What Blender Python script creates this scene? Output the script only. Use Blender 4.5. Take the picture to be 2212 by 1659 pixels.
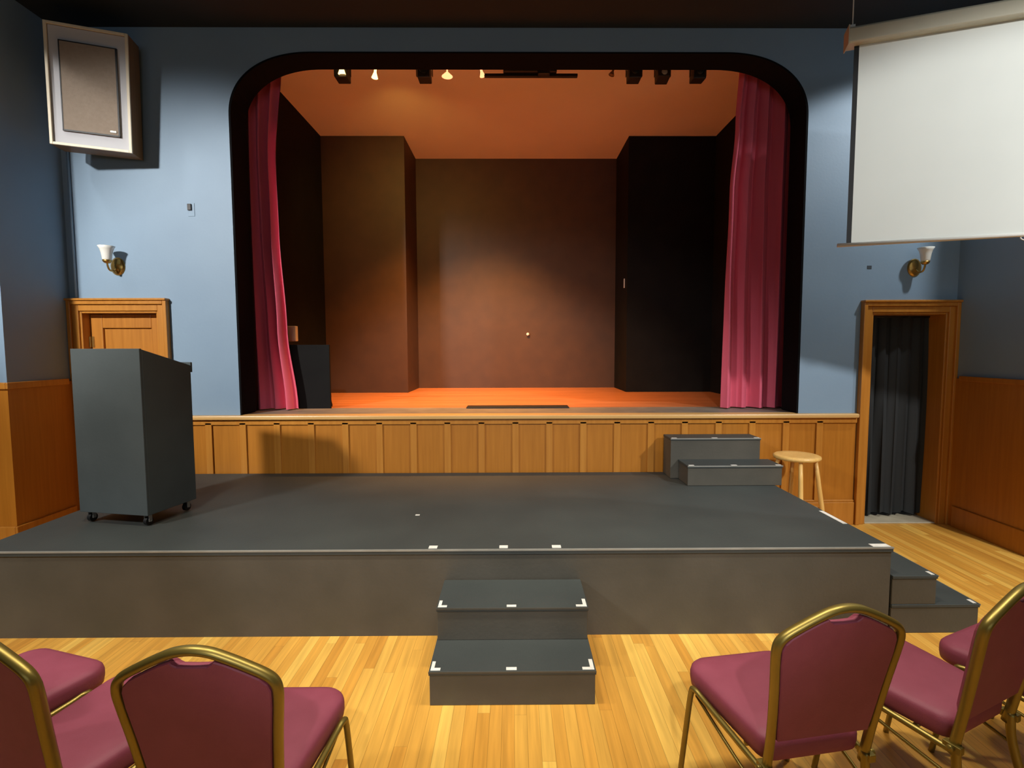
import bpy, bmesh, math, random
from mathutils import Vector, Matrix
random.seed(7)
for o in list(bpy.data.objects): bpy.data.objects.remove(o)
sc = bpy.context.scene
COL = sc.collection

def S(r, g, b):
    f = lambda c: (c/255/12.92 if c/255 <= .04045 else ((c/255+.055)/1.055)**2.4)
    return (f(r), f(g), f(b), 1)

# ------------------------------------------------------------------ camera
PT, YW, RL = .069, -.007, .0025
Xr = Vector((math.cos(YW), math.sin(YW), 0)); Fy = Vector((-math.sin(YW), math.cos(YW), 0)); Zu = Vector((0, 0, 1))
dF = Fy*math.cos(PT) - Zu*math.sin(PT); dV = -(Fy*math.sin(PT) + Zu*math.cos(PT))
Rv = Xr*math.cos(RL) + dV*math.sin(RL); Dv = -Xr*math.sin(RL) + dV*math.cos(RL)
cd = bpy.data.cameras.new('camera'); cam = bpy.data.objects.new('camera', cd); COL.objects.link(cam)
cam.matrix_world = Matrix(((Rv.x, -Dv.x, -dF.x, 0), (Rv.y, -Dv.y, -dF.y, 0), (Rv.z, -Dv.z, -dF.z, 1.69), (0, 0, 0, 1)))
cd.sensor_width = 36; cd.lens = 1114.85/2212*36; cd.shift_x = -10.6/2212
sc.camera = cam

# ------------------------------------------------------------------ world, exposure, hall lamps, added fills
w = bpy.data.worlds.new('world'); sc.world = w; w.use_nodes = True
w.node_tree.nodes['Background'].inputs[0].default_value = (.5, .6, .8, 1)
w.node_tree.nodes['Background'].inputs[1].default_value = .02
vs = sc.view_settings
vs.view_transform = 'Standard'; vs.look = 'None'; vs.gamma = 1; vs.use_curve_mapping = False; vs.exposure = 0

def spot(name, loc, target, energy, color, angle=100, blend=.3, radius=.08):
    l = bpy.data.lights.new(name, 'SPOT'); l.energy = energy; l.color = color[:3]
    l.spot_size = math.radians(angle); l.spot_blend = blend; l.shadow_soft_size = radius
    o = bpy.data.objects.new(name, l); COL.objects.link(o); o.location = loc
    o.rotation_euler = (Vector(target)-Vector(loc)).to_track_quat('-Z', 'Y').to_euler()
    return o
HALL = (1.0, .97, .93); WARM = (1, .91, .76)
spot('hall_lamp_left', (-4.75, -.35, 4.45), (-1.8, 4.6, .9), 930, HALL, 56, .35, .25)
spot('wall_wash_left', (-4.75, -.35, 4.45), (-2.9, 4.85, 2.35), 1030, HALL, 37, .6, .16)
spot('hall_lamp_right', (4.75, -.1, 4.45), (2.5, 4.6, 1.05), 820, (1, .99, .97), 53, .4, .1)
spot('side_lamp_right', (4.3, 3.5, 4.4), (3.6, 4.85, 2.0), 170, (.98, 1, 1), 100, .25, .06)
spot('side_lamp_left', (-4.25, 3.75, 4.4), (-3.9, 4.85, 2.0), 25, HALL, 92, .3, .06)
spot('curtain_fill', (0, -2.5, 4.3), (0, 5.3, .35), 700, HALL, 38, .35, .08)  # front fill added to brighten the curtains, no such lamp is known
for x in (-2.1, -.7, .7, 2.1):
    spot('hall_downlight', (x, 1.95, 4.45), (x, 1.9, 0), 225, WARM, 80, .6, .12)
al = bpy.data.lights.new('rear_cool_fill', 'AREA'); al.shape = 'RECTANGLE'; al.size = 6; al.size_y = 2; al.energy = 62; al.color = (.82, .92, 1)  # cool ambient fill added behind the camera, no window is known there
ao = bpy.data.objects.new('rear_cool_fill', al); COL.objects.link(ao); ao.location = (0, -5.9, 2.6); ao.rotation_euler = (math.pi/2, 0, 0)

# ------------------------------------------------------------------ helpers
def parent_to(o, p):
    if p is not None: o.parent = p
def thing(name, label, cat, loc=(0, 0, 0), rz=0, group=None):
    o = bpy.data.objects.new(name, None); COL.objects.link(o); o.empty_display_size = .1
    o.location = loc; o.rotation_euler = (0, 0, rz); o['label'] = label; o['category'] = cat
    if group: o['group'] = group
    return o
def tag(o, label, cat, group=None):
    o['label'] = label; o['category'] = cat
    if group: o['group'] = group
    return o
def obj(name, bm, mat, parent=None, smooth=False, bevel=0, label=None, seg=2):
    bmesh.ops.recalc_face_normals(bm, faces=bm.faces)
    me = bpy.data.meshes.new(name); bm.to_mesh(me); bm.free()
    for m in (mat if isinstance(mat, (list, tuple)) else [mat]): me.materials.append(m)
    o = bpy.data.objects.new(name, me); COL.objects.link(o); parent_to(o, parent)
    if smooth:
        for p in me.polygons: p.use_smooth = True
    if bevel:
        b = o.modifiers.new('bevel', 'BEVEL'); b.width = bevel; b.segments = seg; b.limit_method = 'ANGLE'
    if label: o['label'] = label
    return o
def struct(name, bm, mat, bevel=0, smooth=False):
    o = obj(name, bm, mat, None, smooth, bevel); o['kind'] = 'structure'; return o
def B(): return bmesh.new()
def box(bm, x0, x1, y0, y1, z0, z1, M=None):
    v = [bm.verts.new((x, y, z)) for x in (x0, x1) for y in (y0, y1) for z in (z0, z1)]
    if M is not None:
        for q in v: q.co = M @ q.co
    for f in ((0, 1, 3, 2), (4, 6, 7, 5), (0, 4, 5, 1), (2, 3, 7, 6), (0, 2, 6, 4), (1, 5, 7, 3)):
        bm.faces.new([v[i] for i in f])
    return bm
def tube(bm, pts, r, n=10, cap=True, sx=1.0, ref=None):
    """sweep a circle (or ellipse, sx across 'ref') along pts"""
    P = [Vector(p) for p in pts]; rings = []; up = None
    for i, p in enumerate(P):
        t = (P[min(i+1, len(P)-1)]-P[max(i-1, 0)]).normalized()
        if ref is not None: a = (Vector(ref) - t*Vector(ref).dot(t)).normalized()
        else:
            if up is None: up = Vector((0, 0, 1)) if abs(t.z) < .9 else Vector((1, 0, 0))
            a = (up - t*up.dot(t)).normalized(); up = a
        b = t.cross(a); rr = r[i] if isinstance(r, (list, tuple)) else r
        rings.append([bm.verts.new(p + a*rr*sx*math.cos(2*math.pi*k/n) + b*rr*math.sin(2*math.pi*k/n)) for k in range(n)])
    for i in range(len(rings)-1):
        for k in range(n): bm.faces.new([rings[i][k], rings[i][(k+1) % n], rings[i+1][(k+1) % n], rings[i+1][k]])
    if cap: bm.faces.new(rings[0]); bm.faces.new(rings[-1])
    return bm
def smooth_path(ctrl, n=6):
    P = [Vector(p) for p in ctrl]; out = []
    for i in range(len(P)-1):
        p0 = P[max(i-1, 0)]; p1 = P[i]; p2 = P[i+1]; p3 = P[min(i+2, len(P)-1)]
        for k in range(n):
            t = k/n
            out.append(.5*((2*p1)+(p2-p0)*t+(2*p0-5*p1+4*p2-p3)*t*t+(3*p1-p0-3*p2+p3)*t**3))
    out.append(P[-1]); return out
def lathe(bm, prof, n=24, M=None):
    rings = []
    for r, z in prof:
        ring = [bm.verts.new((r*math.cos(2*math.pi*k/n), r*math.sin(2*math.pi*k/n), z)) for k in range(n)]
        if M is not None:
            for q in ring: q.co = M @ q.co
        rings.append(ring)
    for i in range(len(rings)-1):
        for k in range(n): bm.faces.new([rings[i][k], rings[i][(k+1) % n], rings[i+1][(k+1) % n], rings[i+1][k]])
    if prof[0][0] > 1e-5: bm.faces.new(rings[0])
    if prof[-1][0] > 1e-5: bm.faces.new(rings[-1])
    return bm

# ------------------------------------------------------------------ materials
def new_mat(name):
    m = bpy.data.materials.new(name); m.use_nodes = True
    return m, m.node_tree, m.node_tree.nodes['Principled BSDF']
def N(t, kind, **kw):
    n = t.nodes.new(kind)
    for k, v in kw.items(): setattr(n, k, v)
    return n
def paint(name, c, c2=None, rough=.6, scale=3, metal=0, bump=0, bscale=60, spec=.5, stretch=(1, 1, 1), sheen=0):
    m, t, p = new_mat(name)
    tc = N(t, 'ShaderNodeTexCoord'); mp = N(t, 'ShaderNodeMapping'); mp.inputs['Scale'].default_value = stretch
    t.links.new(tc.outputs['Object'], mp.inputs[0])
    nz = N(t, 'ShaderNodeTexNoise'); nz.inputs['Scale'].default_value = scale; nz.inputs['Detail'].default_value = 4
    t.links.new(mp.outputs[0], nz.inputs[0])
    cr = N(t, 'ShaderNodeValToRGB'); cr.color_ramp.elements[0].position = .3; cr.color_ramp.elements[1].position = .7
    cr.color_ramp.elements[0].color = c; cr.color_ramp.elements[1].color = c2 or c
    t.links.new(nz.outputs['Fac'], cr.inputs[0]); t.links.new(cr.outputs[0], p.inputs['Base Color'])
    p.inputs['Roughness'].default_value = rough; p.inputs['Metallic'].default_value = metal
    p.inputs['Specular IOR Level'].default_value = spec
    if sheen:
        p.inputs['Sheen Weight'].default_value = sheen; p.inputs['Sheen Roughness'].default_value = .4
    if bump:
        n2 = N(t, 'ShaderNodeTexNoise'); n2.inputs['Scale'].default_value = bscale; n2.inputs['Detail'].default_value = 3
        t.links.new(mp.outputs[0], n2.inputs[0])
        b = N(t, 'ShaderNodeBump'); b.inputs['Strength'].default_value = bump; b.inputs['Distance'].default_value = .01
        t.links.new(n2.outputs['Fac'], b.inputs['Height']); t.links.new(b.outputs[0], p.inputs['Normal'])
    return m
def boards(name, cols, width, length, axis='Y', rough=.35, gap=.0018, bumpy=.15):
    """strip flooring: boards run along Y, one tone per board, fine grain"""
    m, t, p = new_mat(name)
    L = t.links.new
    tc = N(t, 'ShaderNodeTexCoord'); sp = N(t, 'ShaderNodeSeparateXYZ'); L(tc.outputs['Object'], sp.inputs[0])
    def mth(op, a, b=None):
        n = N(t, 'ShaderNodeMath', operation=op)
        if isinstance(a, (int, float)): n.inputs[0].default_value = a
        else: L(a, n.inputs[0])
        if b is not None:
            if isinstance(b, (int, float)): n.inputs[1].default_value = b
            else: L(b, n.inputs[1])
        return n.outputs[0]
    X, Y = (sp.outputs['X'], sp.outputs['Y']) if axis == 'Y' else (sp.outputs['Y'], sp.outputs['X'])
    xs = mth('DIVIDE', X, width); ix = mth('FLOOR', xs); fx = mth('FRACT', xs)
    wn = N(t, 'ShaderNodeTexWhiteNoise', noise_dimensions='1D'); L(ix, wn.inputs['W'])
    ys = mth('ADD', mth('DIVIDE', Y, length), mth('MULTIPLY', wn.outputs['Value'], 7.3)); iy = mth('FLOOR', ys); fy = mth('FRACT', ys)
    cb = N(t, 'ShaderNodeCombineXYZ'); L(ix, cb.inputs[0]); L(iy, cb.inputs[1])
    w2 = N(t, 'ShaderNodeTexWhiteNoise', noise_dimensions='3D'); L(cb.outputs[0], w2.inputs['Vector'])
    cr = N(t, 'ShaderNodeValToRGB'); e = cr.color_ramp.elements
    e[0].color = cols[0]; e[1].color = cols[-1]
    for i, c in enumerate(cols[1:-1]): e.new((i+1)/(len(cols)-1)).color = c
    L(w2.outputs['Value'], cr.inputs[0])
    mp = N(t, 'ShaderNodeMapping'); mp.inputs['Scale'].default_value = (45, 2.2, 1) if axis == 'Y' else (2.2, 45, 1)
    L(tc.outputs['Object'], mp.inputs[0])
    va = N(t, 'ShaderNodeVectorMath', operation='ADD'); L(mp.outputs[0], va.inputs[0]); L(w2.outputs['Color'], va.inputs[1])
    nz = N(t, 'ShaderNodeTexNoise'); nz.inputs['Scale'].default_value = 1; nz.inputs['Detail'].default_value = 5; L(va.outputs[0], nz.inputs[0])
    gr = N(t, 'ShaderNodeMapRange'); gr.inputs['From Min'].default_value = .3; gr.inputs['From Max'].default_value = .7
    gr.inputs['To Min'].default_value = .82; gr.inputs['To Max'].default_value = 1.12; L(nz.outputs['Fac'], gr.inputs[0])
    ed = mth('GREATER_THAN', fx, gap/width); e2 = mth('GREATER_THAN', fy, .0012/length*1.0)
    eg = mth('MULTIPLY', ed, e2); eg = mth('ADD', mth('MULTIPLY', eg, .45), .55)
    fac = mth('MULTIPLY', gr.outputs[0], eg)
    mx = N(t, 'ShaderNodeMix', data_type='RGBA', blend_type='MULTIPLY'); mx.inputs['Factor'].default_value = 1
    L(cr.outputs[0], mx.inputs['A'])
    cc = N(t, 'ShaderNodeCombineColor'); [L(fac, cc.inputs[i]) for i in range(3)]
    L(cc.outputs[0], mx.inputs['B']); L(mx.outputs['Result'], p.inputs['Base Color'])
    p.inputs['Roughness'].default_value = rough
    b = N(t, 'ShaderNodeBump'); b.inputs['Strength'].default_value = bumpy; b.inputs['Distance'].default_value = .002
    L(fac, b.inputs['Height']); L(b.outputs[0], p.inputs['Normal'])
    return m
def wood(name, c, c2, rough=.4, grain=(30, 30, 1.5), scale=1.2):
    return paint(name, c, c2, rough, scale, stretch=grain, bump=.05, bscale=3)
def emit(name, c, s):
    m, t, p = new_mat(name); p.inputs['Base Color'].default_value = c
    p.inputs['Emission Color'].default_value = c; p.inputs['Emission Strength'].default_value = s; return m

M_floor = boards('strip_floor', [S(206, 146, 58), S(222, 168, 74), S(210, 150, 60), S(236, 190, 92), S(216, 158, 66), S(198, 138, 54)], .057, 1.3)
M_sfloor = boards('stage_boards', [S(196, 124, 78), S(206, 134, 86), S(186, 114, 70)], .06, 2.0, axis='X')
M_sgrey = paint('grey_apron_boards', S(112, 106, 98), S(132, 124, 112), .6, 6)  # even grey tone for the stage apron strip
M_blue = paint('blue_wall_paint', S(126, 150, 172), S(132, 156, 177), .55, 1.5, bump=.06, bscale=40)
M_ceil = paint('dark_ceiling_paint', S(30, 36, 40), S(34, 40, 44), .8, 2)
M_hall = paint('hall_wall_paint', S(58, 66, 74), S(62, 70, 78), .7, 2)
M_black = paint('black_masking_paint', S(19, 18, 18), S(24, 23, 22), .8, 4, bump=.1, bscale=20, spec=.15)
M_stwall = paint('dark_stage_wall_paint', S(62, 38, 19), S(70, 44, 22), .6, 5, bump=.1, bscale=8)
M_stceil = paint('tan_stage_ceiling', S(222, 208, 190), S(228, 214, 196), .8, 1.2)
M_oak = wood('oak_wainscot', S(170, 106, 28), S(184, 118, 36))
M_oak2 = wood('oak_trim', S(180, 116, 40), S(194, 130, 50), .35)
M_cap = wood('pale_cap_rail', S(205, 160, 95), S(215, 172, 108), .35, (1.5, 30, 30))
M_door = wood('door_oak', S(172, 108, 36), S(190, 124, 46), .35)
M_deck = paint('charcoal_deck', S(54, 59, 58), S(62, 67, 65), .6, 2.2, bump=.12, bscale=120)
M_skirt = paint('charcoal_skirt', S(70, 68, 60), S(84, 80, 71), .55, 2.5, bump=.1, bscale=60)
M_edge = paint('aluminium_edge', S(150, 150, 142), S(165, 165, 158), .4, 8, metal=.3)
M_tape = paint('white_tape', S(235, 232, 224), S(220, 216, 206), .5, 30)
M_pod = paint('charcoal_podium', S(68, 75, 76), S(78, 85, 86), .7, 2, bump=.05, spec=.15)
M_rub = paint('black_rubber', S(16, 16, 16), None, .5)
M_vel = paint('maroon_velvet', S(212, 90, 112), S(222, 100, 124), .9, 8, sheen=.03, stretch=(1, 1, .1))
M_bvel = paint('black_drape', S(33, 36, 37), S(40, 43, 44), .85, 8, stretch=(1, 1, .1))
M_fab = paint('maroon_vinyl', S(138, 62, 80), S(146, 68, 87), .6, 12, bump=.08, bscale=300)
M_gold = paint('brass_toned_metal', S(136, 118, 56), S(148, 130, 66), .38, 5, metal=.7)
M_brass = paint('brass', S(200, 160, 88), None, .3, 5, metal=.9)
M_stool = wood('blond_beech', S(236, 186, 104), S(246, 200, 120), .35)
M_scr = paint('projection_fabric', S(222, 227, 221), S(228, 233, 227), .8, 1.5)
M_case = paint('cream_screen_case', S(196, 192, 170), S(204, 200, 180), .45, 4)
M_white = paint('white_enamel', S(235, 235, 228), None, .4)
M_spk = wood('pale_birch_cabinet', S(226, 212, 184), S(234, 222, 196), .45)
M_spkside = wood('brown_cabinet_side', S(120, 84, 44), S(135, 96, 52), .5)
M_grille = paint('grey_brown_grille', S(150, 134, 118), S(158, 142, 126), .85, 40, bump=.3, bscale=400)
M_dark = paint('dark_metal', S(34, 32, 31), S(42, 39, 37), .5, 8, metal=.2)
M_plate = paint('pale_grey_plate', S(205, 198, 188), None, .5)
M_baffle = paint('pale_baffle', S(196, 196, 200), None, .6)
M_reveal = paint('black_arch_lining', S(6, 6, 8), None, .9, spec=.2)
M_glass = paint('frosted_white_glass', S(240, 240, 232), None, .25)
M_lens = emit('lit_warm_lens', (1, .62, .22, 1), 4)
M_lens2 = emit('lit_orange_lens', (1, .38, .16, 1), 2.2)
M_lensoff = paint('unlit_lens', S(170, 175, 180), None, .15)
M_sill = paint('pale_threshold', S(175, 165, 140), S(190, 180, 155), .5, 10)

# ------------------------------------------------------------------ dimensions
W, WB = 4.848, 5.10           # proscenium wall front / back
XL, XR_ = -4.10, 4.16         # recess side walls
ZC, ZSC = 4.564, 4.597
ZP = 1.067                    # upper stage floor
DS, DH = 2.931, .522          # thrust platform front, height
DX0, DX1 = -3.165, 2.224
CY = 4.2                      # where the recess opens to the hall

# ------------------------------------------------------------------ room shell
bm = B(); box(bm, -7.5, 7.5, -6, 5.3, -.1, 0); struct('floor', bm, M_floor)
bm = B(); box(bm, -7.5, 7.5, -6, WB, ZC, ZC+.1); struct('ceiling', bm, M_ceil)
bm = B(); box(bm, -7.6, -7.5, -6, CY, 0, ZC); struct('wall_hall_left', bm, M_hall)
bm = B(); box(bm, 7.5, 7.6, -6, CY, 0, ZC); struct('wall_hall_right', bm, M_hall)
bm = B(); box(bm, -7.5, 7.5, -6.1, -6, 0, ZC); struct('wall_rear', bm, M_hall)
bm = B(); box(bm, -7.5, XL, CY, CY+.12, 0, ZC); box(bm, XL-.12, XL, CY+.12, WB, 0, ZC); struct('wall_left', bm, M_blue)
bm = B(); box(bm, XR_, 7.5, 3.95, 4.07, 0, ZC); box(bm, XR_, XR_+.12, 4.07, WB, 0, ZC); struct('wall_right', bm, M_blue)

# proscenium wall with arched opening and two door holes
OX0, OX1, OZT = -2.57, 2.70, 4.355
def arch(x):
    a, b = .78, .56
    if x < OX0+a: u = (OX0+a-x)/a
    elif x > OX1-a: u = (x-(OX1-a))/a
    else: return OZT
    return OZT-b+b*max(0, 1-u**2.25)**(1/2.25)
DL = (-4.005, -3.28, 2.043); DR = (3.348, 4.068, 2.016)
xs = [XL, DL[0], DL[1], OX0]
K = 28
for i in range(1, K+1): xs.append(OX0+.78*(1-math.cos(i/K*math.pi/2)))
for i in range(0, K): xs.append(OX1-.78*(1-math.cos((K-i)/K*math.pi/2)))
xs += [OX1, DR[0], DR[1], XR_]
bm = B()
for x0, x1 in zip(xs[:-1], xs[1:]):
    if x1 <= x0+1e-6: continue
    m_ = (x0+x1)/2
    if DL[0] < m_ < DL[1]: iv = [(DL[2], DL[2], ZC, ZC)]
    elif DR[0] < m_ < DR[1]: iv = [(DR[2], DR[2], ZC, ZC)]
    elif OX0 < m_ < OX1: iv = [(0, 0, 1.03, 1.03), (arch(x0), arch(x1), ZC, ZC)]
    else: iv = [(0, 0, ZC, ZC)]
    for a0, a1, b0, b1 in iv:
        for y in (W, WB):
            bm.faces.new([bm.verts.new(p) for p in ((x0, y, a0), (x1, y, a1), (x1, y, b1), (x0, y, b0))])
wall = struct('wall_stage_front', bm, M_blue)
# black reveal lining the arch
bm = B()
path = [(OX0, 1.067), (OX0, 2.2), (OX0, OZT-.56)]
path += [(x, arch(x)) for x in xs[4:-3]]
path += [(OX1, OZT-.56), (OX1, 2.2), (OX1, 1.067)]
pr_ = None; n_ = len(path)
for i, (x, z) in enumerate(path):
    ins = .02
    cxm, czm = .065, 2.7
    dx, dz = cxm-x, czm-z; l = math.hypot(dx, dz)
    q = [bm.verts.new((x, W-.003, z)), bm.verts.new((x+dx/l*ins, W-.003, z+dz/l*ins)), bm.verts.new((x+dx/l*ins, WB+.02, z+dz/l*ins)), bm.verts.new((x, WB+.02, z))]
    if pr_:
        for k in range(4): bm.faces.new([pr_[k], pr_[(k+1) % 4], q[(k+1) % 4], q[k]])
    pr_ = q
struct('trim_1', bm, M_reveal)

# stage house
SY = 7.3; BY = 8.15
bm = B(); box(bm, -3.1, 3.2, WB, BY+.1, ZSC, ZSC+.1); struct('ceiling_stage', bm, M_stceil)
bm = B(); box(bm, -2.8, 2.95, WB-.25, 5.42, ZP-.12, ZP); struct('floor_stage_apron', bm, M_sgrey)
bm = B(); box(bm, -2.8, 2.95, 5.42, BY, ZP-.12, ZP); struct('floor_stage', bm, M_sfloor)
bm = B(); box(bm, -2.75, -2.63, WB, SY, 0, ZSC); struct('wall_stage_left', bm, M_black)
bm = B(); box(bm, 2.80, 2.92, WB, SY, 0, ZSC); struct('wall_stage_right', bm, M_black)
bm = B(); box(bm, -2.75, -1.49, SY, BY, 0, ZSC); struct('wall_stage_rear_left', bm, M_stwall)
bm = B(); box(bm, 1.60, 2.92, SY, BY, 0, ZSC); struct('wall_stage_rear_right', bm, M_black)
bm = B(); box(bm, -1.49, 1.60, BY, BY+.1, 0, ZSC); struct('wall_stage_back', bm, M_stwall)

# wainscot on the platform front: panels, battens, base, cap rail
bm = B(); box(bm, -3.16, 3.245, W-.018, W-.001, 0, 1.03); struct('trim_2', bm, M_oak)
bm = B()
x = -2.857
while x < 3.2:
    box(bm, x-.03, x+.03, W-.036, W-.018, .23, 1.0); x += .3195
box(bm, -3.16, 3.245, W-.036, W-.018, .98, 1.03)
struct('trim_3', bm, M_oak2, bevel=.003)
bm = B(); box(bm, -3.16, 3.245, W-.045, W-.018, 0, .22); box(bm, -3.16, 3.245, W-.036, W-.018, .22, .24); struct('baseboard_front', bm, M_oak2, bevel=.006)
bm = B(); box(bm, -3.16, 3.245, W-.07, W-.0, 1.03, 1.07); box(bm, OX0+.01, OX1-.01, W, W+.07, 1.03, 1.071); struct('trim_4', bm, M_cap, bevel=.01)
# dado on recess sides and hall-front faces
bm = B(); box(bm, XL, XL+.015, CY-.015, W, 0, 1.40); box(bm, -7.5, XL, CY-.015, CY, 0, 1.40); struct('trim_5', bm, M_oak)
bm = B(); box(bm, XL+.015, XL+.035, CY-.035, 4.75, 1.37, 1.425); box(bm, -7.5, XL+.015, CY-.035, CY-.015, 1.37, 1.425); struct('trim_6', bm, M_oak2, bevel=.006)
bm = B(); box(bm, XL+.015, XL+.035, CY-.035, 4.75, 0, .24); box(bm, -7.5, XL+.015, CY-.035, CY-.015, 0, .24); struct('baseboard_left', bm, M_oak2, bevel=.006)
bm = B(); box(bm, XR_-.015, XR_, 3.935, W, 0, 1.40); box(bm, XR_, 7.5, 3.935, 3.95, 0, 1.40); struct('trim_7', bm, M_oak)
bm = B(); box(bm, XR_-.03, XR_-.015, 3.92, 4.75, 1.38, 1.425); box(bm, XR_-.015, 7.5, 3.92, 3.935, 1.38, 1.425); struct('trim_8', bm, M_oak, bevel=.006)
bm = B(); box(bm, XR_-.03, XR_-.015, 3.92, 4.75, 0, .2); box(bm, XR_-.015, 7.5, 3.92, 3.935, 0, .2); struct('baseboard_right', bm, M_oak, bevel=.006)

# ------------------------------------------------------------------ doors
def frame(name, x0, x1, zt, fw):
    bm = B(); y = W
    for lo, hi, ya, yb in ((0, .035, y-.055, y), (.035, fw, y-.035, y)):   # outer backband + flat casing
        a0, a1 = x0-fw+lo, x0-fw+hi; b0, b1 = x1+fw-hi, x1+fw-lo
        box(bm, a0, a1, ya, yb, 0, zt+fw-lo); box(bm, b0, b1, ya, yb, 0, zt+fw-lo)
        box(bm, a1, b0, ya, yb, zt+fw-hi, zt+fw-lo)
    # jamb lining
    box(bm, x0, x0+.02, y-.02, WB, 0, zt); box(bm, x1-.02, x1, y-.02, WB, 0, zt); box(bm, x0+.02, x1-.02, y-.02, WB, zt-.02, zt)
    box(bm, x0-fw-.004, x1+fw+.004, y-.07, y, zt+fw, zt+fw+.02)
    return struct(name, bm, M_oak2, bevel=.005)
door = frame('door_1', DL[0], DL[1], DL[2], .094)
bm = B(); yl = W+.07
x0, x1, zt = DL[0]+.024, DL[1]-.024, DL[2]-.024
box(bm, x0, x0+.11, yl, yl+.04, .01, zt); box(bm, x1-.11, x1, yl, yl+.04, .01, zt)
box(bm, x0+.11, x1-.11, yl, yl+.04, zt-.13, zt); box(bm, x0+.11, x1-.11, yl, yl+.04, .95, 1.1); box(bm, x0+.11, x1-.11, yl, yl+.04, .01, .24)
box(bm, x0+.11, x1-.11, yl+.022, yl+.034, .24, .95); box(bm, x0+.11, x1-.11, yl+.022, yl+.034, 1.1, zt-.13)
leaf = obj('door_leaf', bm, M_door, door, bevel=.006)
bm = B()
for z in (.35, 1.76): tube(bm, [(x0-.004, yl-.012, z-.05), (x0-.004, yl-.012, z+.05)], .009); box(bm, x0-.004, x0+.03, yl-.004, yl, z-.05, z+.05)
obj('hinge', bm, M_brass, leaf)
bm = B(); lathe(bm, [(.03, 0), (.03, .01), (.012, .014), (.012, .05), (.03, .06), (.034, .075), (.025, .092), (0, .096)], 20,
                Matrix.Translation((x1-.06, yl, 1.0)) @ Matrix.Rotation(math.pi/2, 4, 'X')); obj('door_knob', bm, M_brass, leaf, smooth=True)
frame('door_2', DR[0], DR[1], DR[2], .092)
bm = B(); box(bm, DR[0]+.02, DR[1]-.02, W-.02, WB+.25, 0, .012); struct('trim_9', bm, M_sill, bevel=.004)

# ------------------------------------------------------------------ curtains
def drape(bm, zt, zb, edges, y0, n, amp, depth_rnd=.02, nz=36, nx=180, seed=1, hem=0):
    """edges(z)->(xl,xr); folds as a wavy sheet with a little thickness"""
    rnd = random.Random(seed); ph = [rnd.uniform(-.6, .6) for _ in range(n+2)]; am = [rnd.uniform(.6, 1.2) for _ in range(n+2)]
    for side in (0, 1):
        grid = []
        for j in range(nz+1):
            t = j/nz; z = zt+(zb-zt)*t; xl, xr = edges(z); row = []
            for i in range(nx+1):
                u = i/nx; k = u*n; a = am[int(k) % (n+1)]*(1-k % 1)+am[(int(k)+1) % (n+1)]*(k % 1)
                wv = math.sin(2*math.pi*k+ph[int(k) % (n+1)]*.0+.5*math.sin(3*t+k)+.3*math.sin(5*t))
                tight = .75+.25*t
                y = y0-amp*a*wv*tight-depth_rnd*math.sin(2.1*k+2*t)
                x = xl+(xr-xl)*(u+.012*math.sin(4*math.pi*k))
                zz = z + (hem*(1+math.sin(2*math.pi*k*.5))*.5 if j == nz else 0)
                row.append(bm.verts.new((x, y+side*.006, zz)))
            grid.append(row)
        for j in range(nz):
            for i in range(nx): bm.faces.new([grid[j][i], grid[j][i+1], grid[j+1][i+1], grid[j+1][i]])
    return bm
def lerp(tab):
    def f(z):
        for (za, a), (zb, b) in zip(tab[:-1], tab[1:]):
            if za >= z >= zb: s = (za-z)/(za-zb); s = s*s*(3-2*s); return [p+(q-p)*s for p, q in zip(a, b)]
        return tab[-1][1] if z < tab[-1][0] else tab[0][1]
    return f
t = thing('stage_curtain', 'maroon stage curtain gathered at the left side of the arch, nearest the loudspeaker', 'curtain', (-2.4, 5.27, ZP), group=None)
bm = drape(B(), 4.50, ZP+.012, lerp([(4.52, (-2.60, -2.26)), (3.55, (-2.60, -2.345)), (2.85, (-2.60, -2.335)), (1.9, (-2.60, -2.29)), (ZP, (-2.60, -2.20))]), 5.27, 3, .06, seed=3)
for v in bm.verts: v.co -= Vector((-2.4, 5.27, ZP))
obj('drape', bm, M_vel, t, smooth=True)
bm = B(); tube(bm, [(-.22, 0, 3.44), (.2, 0, 3.44)], .012); obj('curtain_rail', bm, M_dark, t, smooth=True)
t = thing('stage_curtain', 'maroon stage curtain in folds at the right side of the arch, nearest the screen', 'curtain', (2.45, 5.27, ZP))
bm = drape(B(), 4.50, ZP+.012, lerp([(4.52, (2.24, 2.78)), (3.9, (2.2, 2.78)), (3.2, (2.15, 2.78)), (2.2, (2.13, 2.78)), (ZP, (2.13, 2.78))]), 5.27, 4, .06, seed=8)
for v in bm.verts: v.co -= Vector((2.45, 5.27, ZP))
obj('drape', bm, M_vel, t, smooth=True)
bm = B(); tube(bm, [(-.25, 0, 3.44), (.34, 0, 3.44)], .012); obj('curtain_rail', bm, M_dark, t, smooth=True)
t = thing('doorway_curtain', 'black curtain hanging in folds in the oak-framed doorway on the right', 'curtain', (3.7, 5.0, 0))
bm = drape(B(), 1.99, .03, lerp([(2.0, (3.372, 4.044)), (0, (3.372, 4.044))]), 5.02, 6, .03, .01, seed=5, hem=.03)
for v in bm.verts: v.co -= Vector((3.7, 5.0, 0))
obj('drape', bm, M_bvel, t, smooth=True)
bm = B(); tube(bm, [(-.33, .02, 1.985), (.346, .02, 1.985)], .009); obj('curtain_rod', bm, M_dark, t, smooth=True)

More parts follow.
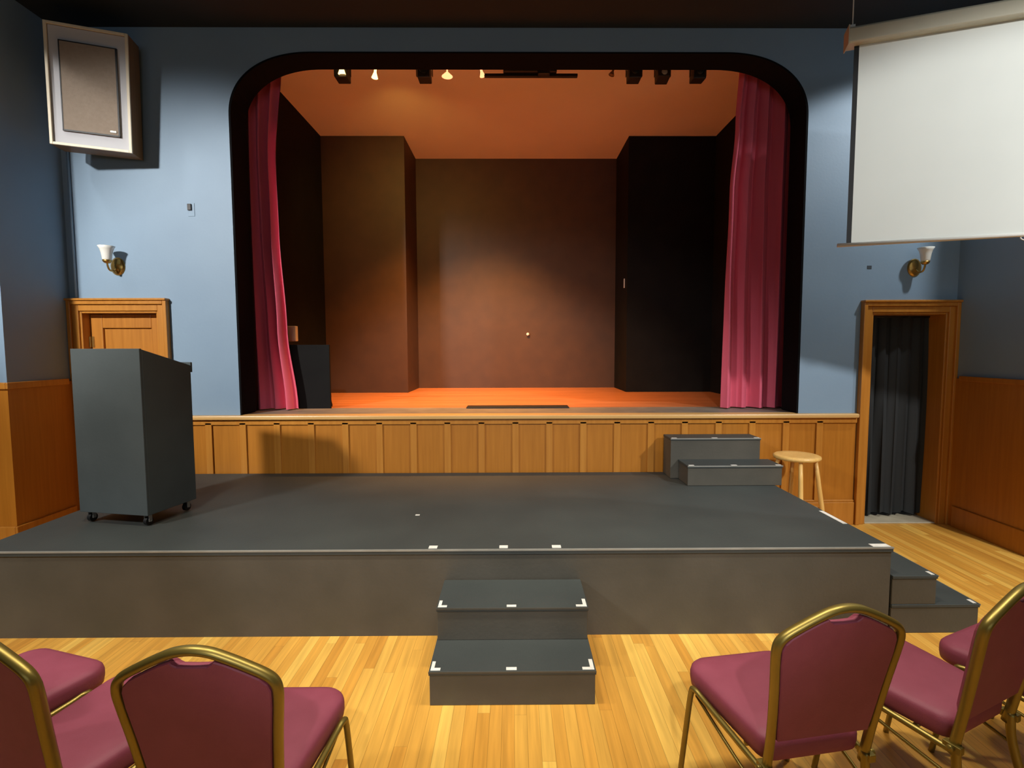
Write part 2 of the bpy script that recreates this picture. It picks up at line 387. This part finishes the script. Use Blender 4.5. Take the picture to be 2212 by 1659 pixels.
# ------------------------------------------------------------------ thrust platform and steps
def tape(parent, x0, x1, y0, y1, z):
    bm = B(); box(bm, x0, x1, y0, y1, z, z+.0015); return obj('tape_mark', bm, M_tape, parent)
t = thing('stage_platform', 'large low charcoal platform projecting in front of the oak-panelled stage, lectern standing on it', 'stage', (-.47, 3.9, 0))
o0 = Vector((-.47, 3.9, 0))
def tp(name, bm, mat, bevel=0, label=None):
    for v in bm.verts: v.co -= o0
    return obj(name, bm, mat, t, bevel=bevel, label=label)
YB = W-.05
bm = B(); box(bm, DX0, DX1, DS, YB, DH-.03, DH); tp('deck', bm, M_deck, .003)
bm = B(); box(bm, DX0+.008, DX1-.008, DS+.008, DS+.026, 0, DH-.03); box(bm, DX0+.008, DX0+.026, DS+.026, YB, 0, DH-.03); box(bm, DX1-.026, DX1-.008, DS+.026, YB, 0, DH-.03); tp('skirt', bm, M_skirt)
bm = B(); box(bm, DX0, DX1, DS-.003, DS, DH-.008, DH+.001); box(bm, DX0, DX1, DS, DS+.006, DH, DH+.002); tp('edge_strip', bm, M_edge, label='thin pale metal strip along the front edge')
for xa, xb, ya, yb in ((-.50, -.45, 2.95, 2.99), (-.085, -.035, 2.95, 2.99), (.225, .278, 2.95, 2.99), (2.11, 2.215, 2.94, 2.985), (2.185, 2.215, 3.34, 3.61)):
    bm = B(); box(bm, xa, xb, ya, yb, DH, DH+.0022); tp('tape_mark', bm, M_tape)

def steps(name, label, loc, rz, treads, width, tapes, two_box=None):
    """treads: list of (y_front, z_top, x_offset); unit's back at y=depth"""
    t = thing(name, label, 'steps', loc, rz)
    yb = treads[0][3]
    zb = 0
    for yf, z, xo, ybk in treads:
        bm = B(); box(bm, xo-width/2, xo+width/2, yf, ybk, zb, z-.02); obj('riser_box', bm, M_skirt, t, bevel=.003)
        bm = B(); box(bm, xo-width/2-.004, xo+width/2+.004, yf-.006, ybk, z-.02, z); tr = obj('tread', bm, M_deck, t, bevel=.003)
        bm = B(); box(bm, xo-width/2-.004, xo+width/2+.004, yf-.009, yf-.006, z-.008, z+.001); obj('nosing', bm, M_edge if name != 'front_steps' else M_skirt, tr)
        zb = 0 if name == 'upper_steps' else z
        for kind in tapes:
            a = xo-width/2
            if kind == 'L': q = [(a+.004, a+.05, yf+.004, yf+.024), (a+.004, a+.02, yf+.024, yf+.075)]
            elif kind == 'l': q = [(a+.01, a+.055, yf+.004, yf+.026)]
            elif kind == 'C': q = [(xo-.03, xo+.02, yf+.004, yf+.026)]
            elif kind == 'R': q = [(a+width-.06, a+width-.004, yf+.004, yf+.024), (a+width-.022, a+width-.004, yf+.024, yf+.085)]
            elif kind == 'r': q = [(a+width-.05, a+width-.004, yf+.004, yf+.026)]
            bm = B()
            for c in q: box(bm, c[0], c[1], c[2], c[3], z, z+.0015)
            obj('tape_mark', bm, M_tape, tr)
    return t
steps('front_steps', 'charcoal two-step unit against the middle of the platform front, white tape on its corners', (-.008, 2.34, 0), 0,
      [(0, .17, 0, .585), (.26, .345, .0, .585)], .785, ('L', 'C', 'R'))
steps('side_steps', 'charcoal two-step unit at the right end of the platform, behind the burgundy chairs', (DX1+.004, 3.33, 0), math.pi/2,
      [(-.52, .175, 0, 0), (-.262, .35, 0, 0)], .79, ('l',))
steps('upper_steps', 'charcoal two-step unit on the platform beside the wooden stool, leading up to the curtained stage', (1.875, 4.295, DH+.002), 0,
      [(0, .172, 0, .253), (.255, .362, -.07, .475)], .80, ('l', 'C', 'r'))

# ------------------------------------------------------------------ lectern
px = [(-2.935, 3.432), (-2.408, 3.33), (-2.308, 3.722), (-2.835, 3.824)]
c0 = Vector((-2.62, 3.577, 0)); ang = math.atan2(3.33-3.432, .527)
lec = thing('lectern', 'tall charcoal lectern with a sloping top on casters at the left of the platform', 'lectern', (c0.x, c0.y, DH+.0025), ang)
hw, hd, zb_, zf, zk = .268, .202, .075, 1.17, 1.05
def lp(name, bm, mat, bevel=.003): return obj(name, bm, mat, lec, bevel=bevel)
def prism(bm, pts, x0, x1):
    a = [bm.verts.new((x0, y, z)) for y, z in pts]; b = [bm.verts.new((x1, y, z)) for y, z in pts]
    bm.faces.new(a); bm.faces.new(b)
    for i in range(len(pts)): bm.faces.new([a[i], a[(i+1) % len(pts)], b[(i+1) % len(pts)], b[i]])
    return bm
lp('front_panel', box(B(), -hw, hw, -hd, -hd+.018, zb_, zf), M_pod)
side = [(-hd+.018, zb_), (hd, zb_), (hd, zk), (-hd+.018, zf-.005)]
lp('side_panel', prism(B(), side, -hw, -hw+.018), M_pod); lp('side_panel', prism(B(), side, hw-.018, hw), M_pod)
lp('top_panel', prism(B(), [(-hd+.018, zf-.03), (hd-.01, zk-.03), (hd-.01, zk-.012), (-hd+.018, zf-.012)], -hw+.018, hw-.018), M_pod)
lp('book_ledge', box(B(), -hw+.0, hw-.0, hd, hd+.016, zk-.05, zk+.022), M_pod)
lp('shelf', box(B(), -hw+.018, hw-.018, -hd+.018, hd-.03, .55, .568), M_pod)
lp('base_panel', box(B(), -hw+.018, hw-.018, -hd+.018, hd, zb_, zb_+.018), M_pod)
for sx in (-1, 1):
    for sy in (-1, 1):
        bm = B(); x_, y_ = sx*(hw-.045), sy*(hd-.045)
        tube(bm, [(x_-.012, y_, .028), (x_+.012, y_, .028)], .028, 18)
        c_ = obj('caster', bm, M_rub, lec, smooth=False)
        bm = B(); box(bm, x_-.02, x_-.016, y_-.012, y_+.012, .025, .07); box(bm, x_+.016, x_+.02, y_-.012, y_+.012, .025, .07); box(bm, x_-.024, x_+.024, y_-.022, y_+.022, .07, .075)
        tube(bm, [(x_-.022, y_, .028), (x_+.022, y_, .028)], .005, 8)
        obj('caster_fork', bm, M_edge, c_)

# ------------------------------------------------------------------ stool
st = thing('bar_stool', 'round blond wooden stool with four splayed legs, between the upper steps and the curtained doorway', 'stool', (2.51, 4.5, 0), math.radians(28))
lathe_b = lathe(B(), [(0, .705), (.165, .705), (.186, .712), (.193, .724), (.19, .738), (.175, .745), (.12, .7425), (0, .74)], 40)
obj('seat', lathe_b, M_stool, st, smooth=True)
def leg_at(sx, sy, z):  # leg centre at height z
    s = (.705-z)/.705; return Vector((sx*(.105+.075*s), sy*(.105+.075*s), z))
for sx in (-1, 1):
    for sy in (-1, 1):
        pts = [leg_at(sx, sy, z) for z in (.708, .55, .3, .12, 0.0)]
        obj('leg', tube(B(), pts, [.0155, .0185, .0195, .017, .0135], 12), M_stool, st, smooth=True)
for (a, b, z) in (((-1, -1), (1, -1), .20), ((-1, 1), (1, 1), .20), ((-1, -1), (-1, 1), .27), ((1, -1), (1, 1), .27), ((-1, -1), (1, -1), .36), ((-1, 1), (1, 1), .36)):
    if z == .36: continue
    p, q = leg_at(*a, z), leg_at(*b, z)
    obj('stretcher', tube(B(), [p, p.lerp(q, .5), q], [.009, .0115, .009], 10), M_stool, st, smooth=True)

# ------------------------------------------------------------------ banquet chairs
def make_chair():
    t = thing('banquet_chair', '-', 'chair')
    # back frame: crown-shaped tube from seat level up and over
    rec = lambda z: -.0 - .17*(z-.42)            # recline
    half = [(.172, .36), (.176, .50), (.190, .66), (.203, .77), (.206, .815), (.199, .842), (.178, .862), (.135, .886), (.09, .908), (.045, .926), (0, .932)]
    ctrl = [(-x, rec(z), z) for x, z in half] + [(x, rec(z), z) for x, z in reversed(half[:-1])]
    obj('back_frame', tube(B(), smooth_path(ctrl, 5), .0125, 12, sx=1.3, ref=(0, 1, 0)), M_gold, t, smooth=True)
    # back cushion, domed front and flat back, following the frame; hand slot at the crown
    out = []
    inner = [(.157, .488), (.163, .53), (.176, .66), (.189, .765), (.191, .812), (.184, .832), (.166, .850), (.128, .871), (.085, .892), (.055, .903)]
    for x, z in inner: out.append((x, z))
    out += [(.05, .896), (.038, .889), (0, .888)]
    full = out + [(-x, z) for x, z in reversed(out[:-1])]
    bm = B(); rings = []
    cx_, cz_ = 0, .67
    for s, dy in ((1.0, -.010), (1.0, .010), (.97, .024), (.88, .036), (.6, .043), (.3, .045)):
        rings.append([bm.verts.new((cx_+(x-cx_)*s, rec(cz_+(z-cz_)*s)+dy, cz_+(z-cz_)*s)) for x, z in full])
    n = len(full)
    for a, b in zip(rings[:-1], rings[1:]):
        for k in range(n): bm.faces.new([a[k], a[(k+1) % n], b[(k+1) % n], b[k]])
    bm.faces.new(rings[-1]); bm.faces.new(rings[0])
    obj('backrest', bm, M_fab, t, bevel=.003, seg=1)
    # seat cushion: rounded outline, domed top, rolled edge
    def outline(s, grow=0):
        P = []; xf, xb, yf, yb = .215+grow, .180+grow, .465+grow, .012-grow
        rf, rb = .075, .05
        for (cx, cy, r, a0) in ((xf-rf, yf-rf, rf, 0), (-xf+rf, yf-rf, rf, 90), (-xb+rb, yb+rb, rb, 180), (xb-rb, yb+rb, rb, 270)):
            for k in range(7):
                a = math.radians(a0+15*k); P.append((cx+r*math.cos(a), cy+r*math.sin(a)))
        return [(x*s, .25+(y-.25)*s) for x, y in P]
    bm = B(); rings = []
    for s, z in ((.93, .388), (.985, .396), (1.0, .418), (1.0, .440), (.985, .455), (.95, .465), (.85, .472), (.6, .476), (.3, .477)):
        rings.append([bm.verts.new((x, y, z)) for x, y in outline(s)])
    n = len(rings[0])
    for a, b in zip(rings[:-1], rings[1:]):
        for k in range(n): bm.faces.new([a[k], a[(k+1) % n], b[(k+1) % n], b[k]])
    bm.faces.new(rings[0]); bm.faces.new(rings[-1])
    obj('seat', bm, M_fab, t, smooth=True)
    for s in (-1, 1):
        # front leg rises and bends back into the seat rail
        fl = smooth_path([(s*.235, .435, 0), (s*.232, .40, .22), (s*.229, .372, .385), (s*.226, .352, .41), (s*.216, .30, .402), (s*.196, .12, .385), (s*.184, .01, .375)], 5)
        obj('leg', tube(B(), fl, .0105, 10), M_gold, t, smooth=True)
        rl = smooth_path([(s*.172, .0, .40), (s*.174, -.008, .30), (s*.185, -.05, .14), (s*.195, -.105, 0)], 5)
        obj('leg', tube(B(), rl, .0125, 10, sx=1.2, ref=(0, 1, 0)), M_gold, t, smooth=True)
        il = [(s*.205, .375, .37), (s*.197, .2, .33), (s*.184, .0, .285)]
        obj('side_brace', tube(B(), smooth_path(il, 4), .006, 8), M_gold, t, smooth=True)
        bm = B(); box(bm, s*.18-.012, s*.18+.012, -.022, .03, .375, .40); lathe(bm, [(.011, 0), (.011, .012), (0, .016)], 12, Matrix.Translation((s*.193, .004, .39)) @ Matrix.Rotation(s*math.pi/2, 4, 'Y'))
        obj('bracket', bm, M_gold, t, bevel=.002)
    obj('crossbar', tube(B(), [(-.2, .36, .392), (.2, .36, .392)], .009), M_gold, t, smooth=True)
    obj('crossbar', tube(B(), [(-.17, .12, .378), (.17, .12, .378)], .009), M_gold, t, smooth=True)
    return t
def dup(root, loc, rz, label):
    r = root.copy(); COL.objects.link(r); r.location = loc; r.rotation_euler = (0, 0, rz); r['label'] = label
    for ch in list(root.children):
        c = ch.copy(); COL.objects.link(c); c.parent = r
    return r
G = 'burgundy banquet chairs facing the stage'
chair = make_chair(); chair['group'] = G
spots = [
    ((-.815, 1.345), 0, 'burgundy banquet chair with its whole arched gold back in view, left of the front steps'),
    ((.955, 1.535), 9, 'burgundy banquet chair with its whole arched gold back in view, right of the front steps'),
    ((-1.425, 1.42), -17, 'burgundy banquet chair cut off by the left edge, only the right of its back showing'),
    ((1.60, 1.66), 24, 'burgundy banquet chair at the right edge, its gold back partly cut off'),
    ((-1.915, 1.58), -17, 'burgundy banquet chair at far left of which only a rounded seat corner shows'),
    ((2.14, 1.74), 24, 'burgundy banquet chair at far right, only its seat corner showing behind another back'),
]
for i, (p, a, lab) in enumerate(spots):
    if i == 0: chair.location = (*p, 0); chair.rotation_euler = (0, 0, math.radians(a)); chair['label'] = lab
    else: dup(chair, (*p, 0), math.radians(a), lab)

# ------------------------------------------------------------------ projection screen
sa = math.atan2(-.329, .944)
ps = thing('projection_screen', 'white pull-down projection screen in a cream case hanging at the upper right', 'screen', (2.342, 3.75, 2.40), sa)
Ls = 2.25; zc0, zc1 = 1.384, 1.499
bm = B(); prism(bm, [(-.06, zc0+.01), (-.05, zc0), (.05, zc0), (.06, zc0+.015), (.06, zc1-.02), (.04, zc1), (-.04, zc1), (-.06, zc1-.02)], 0.0, Ls); obj('case', bm, M_case, ps, bevel=.004)
for a, b in ((-.006, 0), (Ls, Ls+.006)): obj('end_cap', box(B(), a, b, -.065, .065, zc0-.006, zc1+.006), M_case, ps)
bm = B(); box(bm, .075, Ls-.075, -.001, .001, .03, zc0+.005); obj('screen_fabric', bm, M_scr, ps)
for a in (.045, Ls-.075): obj('border', box(B(), a, a+.03, -.0012, .0012, .03, zc0+.005), M_rub, ps, label='black border strip')
bm = B(); tube(bm, [(-.01, 0, .022), (Ls+.01, 0, .022)], .0135, 12); obj('bottom_bar', bm, M_white, ps, smooth=True)
bm = B(); tube(bm, [(1.08+.045*math.cos(a), 0, .004+.02*math.sin(a)) for a in [math.pi*2*k/20 for k in range(21)]], .004, 8); obj('pull_ring', bm, M_white, ps, smooth=True)
for xx in (.03, Ls-.05):
    bm = B(); tube(bm, [(xx, 0, zc1), (xx, 0, ZC-2.40)], .004, 8); box(bm, xx-.015, xx+.015, -.01, .01, zc1, zc1+.03); obj('hanger', bm, M_white, ps)

# ------------------------------------------------------------------ loudspeaker
spk = thing('loudspeaker', 'wooden box loudspeaker with a grey-brown grille fixed high on the blue wall at upper left', 'loudspeaker', (-3.55, 4.52, 3.87), .13)
spk.rotation_euler = (math.radians(4), math.radians(2), .27)
ww, hh, dd = .295, .48, .21
bm = B(); t_ = .02
box(bm, -ww, -ww+t_, .0, dd, -hh, hh); box(bm, ww-t_, ww, .0, dd, -hh, hh); box(bm, -ww+t_, ww-t_, 0, dd, hh-t_, hh); box(bm, -ww+t_, ww-t_, 0, dd, -hh, -hh+t_); box(bm, -ww+t_, ww-t_, dd-t_, dd, -hh+t_, hh-t_)
obj('cabinet', bm, M_spkside, spk, bevel=.003, label='brown wooden cabinet sides')
bm = B()   # pale front frame with bevelled inner edge
for a, b, c, d in ((-ww, -ww+.022, -hh, hh), (ww-.022, ww, -hh, hh), (-ww+.022, ww-.022, hh-.022, hh), (-ww+.022, ww-.022, -hh, -hh+.022)): box(bm, a, b, -.018, 0, c, d)
obj('front_frame', bm, M_spk, spk, bevel=.003, label='pale wooden edge frame')
bm = B(); gx0, gx1, gz0, gz1 = -ww+.095, ww-.085, -hh+.12, hh-.13
for a, b, c, d in ((-ww+.022, gx0, -hh+.022, hh-.022), (gx1, ww-.022, -hh+.022, hh-.022), (gx0, gx1, gz1, hh-.022), (gx0, gx1, -hh+.022, gz0)): box(bm, a, b, .004, .02, c, d)
obj('baffle', bm, M_baffle, spk, label='white baffle board around the grille')
bm = B(); box(bm, gx0, gx1, -.012, .015, gz0, gz1); obj('grille', bm, [M_grille], spk, bevel=.006)
bm = B(); box(bm, gx0, gx0+.008, -.014, .012, gz0, gz1); box(bm, gx1-.012, gx1, -.014, .012, gz0, gz1); box(bm, gx0, gx1, -.014, .012, gz0, gz0+.012); box(bm, gx0, gx1, -.014, .012, gz1-.008, gz1); obj('grille_rim', bm, M_rub, spk)
bm = B(); box(bm, gx1-.07, gx1-.025, -.018, -.012, gz0+.03, gz0+.045); obj('badge', bm, M_edge, spk, label='small blank silver badge')
bm = B(); box(bm, -.1, .1, dd, dd+.02, -.12, .12); box(bm, -.02, .02, dd+.02, W-4.52-.02, -.02, .02); obj('wall_bracket', bm, M_dark, spk)

# ------------------------------------------------------------------ wall sconces
def sconce(x, z, label):
    t = thing('wall_sconce', label, 'sconce', (x, W, z), group='glass wall sconces')
    M = Matrix.Rotation(math.pi/2, 4, 'X')
    o = lathe(B(), [(.066, 0), (.066, .006), (.05, .018), (.02, .026), (0, .03)], 28, M)
    for v in o.verts: v.co.z *= 1.25
    obj('backplate', o, M_brass, t, smooth=True)
    obj('arm', tube(B(), smooth_path([(0, -.02, -.02), (0, -.06, -.05), (0, -.105, -.045), (0, -.125, -.008), (0, -.128, .012)], 5), .008, 10), M_brass, t, smooth=True)
    obj('cup', lathe(B(), [(0, 0), (.02, .002), (.033, .016), (.036, .03), (.033, .03), (.028, .018), (0, .012)], 24, Matrix.Translation((0, -.128, .008))), M_brass, t, smooth=True)
    obj('glass_shade', lathe(B(), [(.03, 0), (.036, .02), (.043, .07), (.052, .105), (.066, .13), (.063, .131), (.049, .106), (.040, .07), (.033, .02), (.0, .004)], 32, Matrix.Translation((0, -.128, .03))), M_glass, t, smooth=True, label='white glass shade')
    return t
sconce(-3.64, 2.452, 'brass wall sconce with white glass shade above the left oak door')
sconce(3.74, 2.43, 'brass wall sconce with white glass shade above the curtained doorway, under the screen')

# wall bits
t = thing('wall_outlet', 'tiny dark socket on a pale plate on the blue wall right of the loudspeaker', 'wall socket', (-2.954, W, 2.969))
bm = B(); box(bm, -.02, .04, -.004, 0, -.065, .055); obj('plate', bm, M_blue, t, bevel=.002)
bm = B(); box(bm, -.018, .016, -.018, -.004, -.012, .045); obj('socket', bm, M_dark, t, bevel=.003)
bm = B(); tube(bm, [(-4.03, W-.012, 2.17), (-4.03, W-.012, 3.5)], .011, 10); o = obj('wall_conduit', bm, M_blue, smooth=True); tag(o, 'thin blue-painted vertical conduit rising from the left door frame in the corner', 'conduit')
bm = B(); box(bm, 3.30, 3.34, W-.003, W, 2.42, 2.45); o = obj('paint_patch', bm, M_hall); tag(o, 'tiny grey scuffed patch on the blue wall left of the right sconce', 'wall patch')

# ------------------------------------------------------------------ on the upper stage
t = thing('wall_box', 'small pale grey square box on the dark stage wall just right of the left curtain', 'electrical box', (-2.63, 5.6, 1.855))
bm = B(); box(bm, 0, .13, .012, .07, -.05, .05); obj('bracket', bm, M_black, t)
bm = B(); box(bm, .13, .285, .004, .07, -.082, .082); obj('case', bm, M_plate, t, bevel=.006)
bm = B(); box(bm, .145, .27, 0, .004, -.066, .066); obj('cover', bm, M_plate, t, bevel=.001)
t = thing('masking_flat', 'low dark masking flat standing on the stage beside the left curtain', 'stage flat', (-2.1, 5.38, ZP))
bm = B(); box(bm, -.22, .19, 0, .03, 0, .665); obj('panel', bm, M_black, t, bevel=.002)
for xx in (-.15, .12):
    bm = B(); prism(bm, [(.03, 0), (.2, 0), (.2, .02), (.03, .3)], xx, xx+.02); obj('brace', bm, M_black, t)
bm = B(); box(bm, -.49, .58, 5.33, 5.52, ZP, ZP+.014); o = obj('floor_hatch', bm, M_dark, bevel=.004); tag(o, 'long low dark strip lying at the centre front edge of the orange-lit stage floor', 'floor strip')
bm = B(); lathe(bm, [(.018, 0), (.02, .006), (.012, .012), (.01, .03), (.02, .036), (.024, .046), (.016, .056), (0, .058)], 20, Matrix.Translation((.229, BY, 1.911)) @ Matrix.Rotation(math.pi/2, 4, 'X')); o = obj('round_wall_fitting', bm, M_white, smooth=True); tag(o, 'tiny pale round fitting on the brown back wall of the stage', 'wall fitting')
bm = B(); box(bm, 1.585, 1.600, 7.45, 7.47, 2.55, 2.68); o = obj('wall_hook', bm, M_plate, bevel=.002); tag(o, 'tiny pale vertical fitting on the dark corner right of the stage back wall', 'hook')
bm = B(); box(bm, -.69, -.66, 3.55, 3.57, DH+.0005, DH+.0025); o = obj('paper_scrap', bm, M_tape); tag(o, 'tiny white scrap lying on the bare charcoal platform deck', 'paper scrap')

# stage lighting: bar, clamp lamps
LY, ZB_ = 5.35, 4.545
bm = B(); tube(bm, [(-2.2, LY, ZB_), (2.2, LY, ZB_)], .02, 14)
for xx in (-1.9, 0, 1.9): tube(bm, [(xx, LY, ZB_), (xx, LY, ZSC)], .008, 8)
o = obj('lighting_bar', bm, M_dark, smooth=True); tag(o, 'long dark pipe under the stage ceiling behind the arch, carrying the lamps', 'lighting bar')
def lamp(x, kind, label, tilt=0, pan=0):
    t = thing('stage_lamp', label, 'stage lamp', (x, LY, ZB_), pan, group='stage lamps behind the arch')
    bm = B(); tube(bm, [(.0, .0255*math.cos(a), .0255*math.sin(a)) for a in [math.radians(q) for q in range(-60, 241, 20)]], .004, 8); box(bm, -.012, .012, -.015, .015, -.045, -.0285)
    if kind == 'box': obj('clamp', bm, M_dark, t)
    if kind == 'box':
        bm = B(); box(bm, -.082, -.076, -.012, .012, -.15, -.045); box(bm, .076, .082, -.012, .012, -.15, -.045); box(bm, -.082, .082, -.012, .012, -.05, -.043); obj('yoke', bm, M_dark, t)
        M = Matrix.Translation((0, 0, -.12)) @ Matrix.Rotation(math.radians(tilt), 4, 'X')
        bm = B(); box(bm, -.062, .062, -.07, .07, -.07, .06, M); box(bm, -.045, .045, -.05, .05, .06, .075, M); hb = obj('housing', bm, M_dark, t, bevel=.01)
        return t, M, hb
    bm2 = B()
    M = Matrix.Translation((0, 0, -.05)) @ Matrix.Rotation(math.radians(tilt), 4, 'Y')
    obj('clamp', bm, M_dark, t)
    return t, M, None
def cone(t, M, mat, r0, r1, z0, z1, name='reflector'):
    if z0 > -.028 and mat is not M_lens or z0 == .02: z0 = -.03
    bm = lathe(B(), [(r0*.6, z0+.02), (r0, z0), (r0*1.05, z0-(z0-z1)*.35), (r1, z1), (r1*.9, z1+.006), (0, z1+.01)], 20, M); return obj(name, bm, mat, t, smooth=True)
def onlens(t, M, mat, r, y=-.073, z=0):
    bm = lathe(B(), [(r, 0), (r*.8, .008), (0, .011)], 20, M @ Matrix.Translation((0, y, z)) @ Matrix.Rotation(math.pi/2, 4, 'X')); return obj('lens', bm, mat, t, smooth=True)
t, M, h = lamp(-1.69, 'box', 'dark boxy stage lamp glowing yellow, leftmost behind the arch', 0); cone(t, Matrix.Translation((.02, -.085, -.12)), M_lens, .014, .036, .05, -.05)
t, M, h = lamp(-1.36, 'cone', 'slim lit lamp with a pale yellow glow, second from left behind the arch', 6); cone(t, M, M_lens, .012, .032, .02, -.115)
t, M, h = lamp(-.875, 'box', 'black boxy unlit stage lamp between the yellow and the orange-pink lamp', 0); onlens(t, M, M_rub, .04)
t, M, h = lamp(-.65, 'cone', 'cone-shaped lamp glowing orange-pink, right of the left black boxy lamp', 0); cone(t, M, M_lens2, .008, .055, -.03, -.10)
t, M, h = lamp(-.32, 'cone', 'slim tilted glowing lamp at the left end of the black horizontal unit', -14); cone(t, M, M_lens2, .012, .03, .02, -.10)
t, M, h = lamp(1.215, 'box', 'black boxy unlit stage lamp, leftmost of the three at the right', 0); onlens(t, M, M_rub, .04)
t, M, h = lamp(1.50, 'box', 'black boxy stage lamp showing a pale lens, middle of the three at the right', -8); onlens(t, M, M_lensoff, .03, z=-.03)
t, M, h = lamp(1.855, 'box', 'black boxy unlit stage lamp, nearest the right maroon curtain', 4); onlens(t, M, M_rub, .04)
t, M, h = lamp(1.02, 'cone', 'small copper-brown clamp lamp left of the three black lamps on the right', 20); cone(t, M, M_spkside, .01, .03, -.01, -.09)
t = thing('ceiling_unit', 'long flat black unit with a boxy head hanging at the centre of the lighting bar', 'lighting unit', (.22, LY, ZB_))
bm = B(); box(bm, -.50, .43, -.02, .02, -.155, -.128); obj('long_bar', bm, M_dark, t, bevel=.003)
bm = B(); box(bm, -.31, .22, -.06, .06, -.128, -.06); obj('ballast_box', bm, M_dark, t, bevel=.008)
bm = B(); box(bm, .03, .15, -.10, -.02, -.17, -.05); hd_ = obj('lamp_head', bm, M_dark, t, bevel=.012)
bm = B(); tube(bm, [(-.2, 0, -.06), (-.2, 0, .02)], .008); tube(bm, [(.15, 0, -.06), (.15, 0, .02)], .008); obj('hanger', bm, M_dark, t)

# light of the lit stage lamps
A = (1, .60, .13)
spot('stage_lamp_light', (-1.36, LY+.06, 4.36), (-1.2, 7.5, 2.9), 95, A, 120, 1, .04)
spot('stage_lamp_light', (-.65, LY+.06, 4.36), (-.45, 6.7, 1.0), 1400, (1, .42, .09), 92, 1, .06)
spot('stage_lamp_light', (-.32, LY+.06, 4.36), (-.35, 8.1, 1.5), 460, (1, .42, .10), 52, 1, .06)
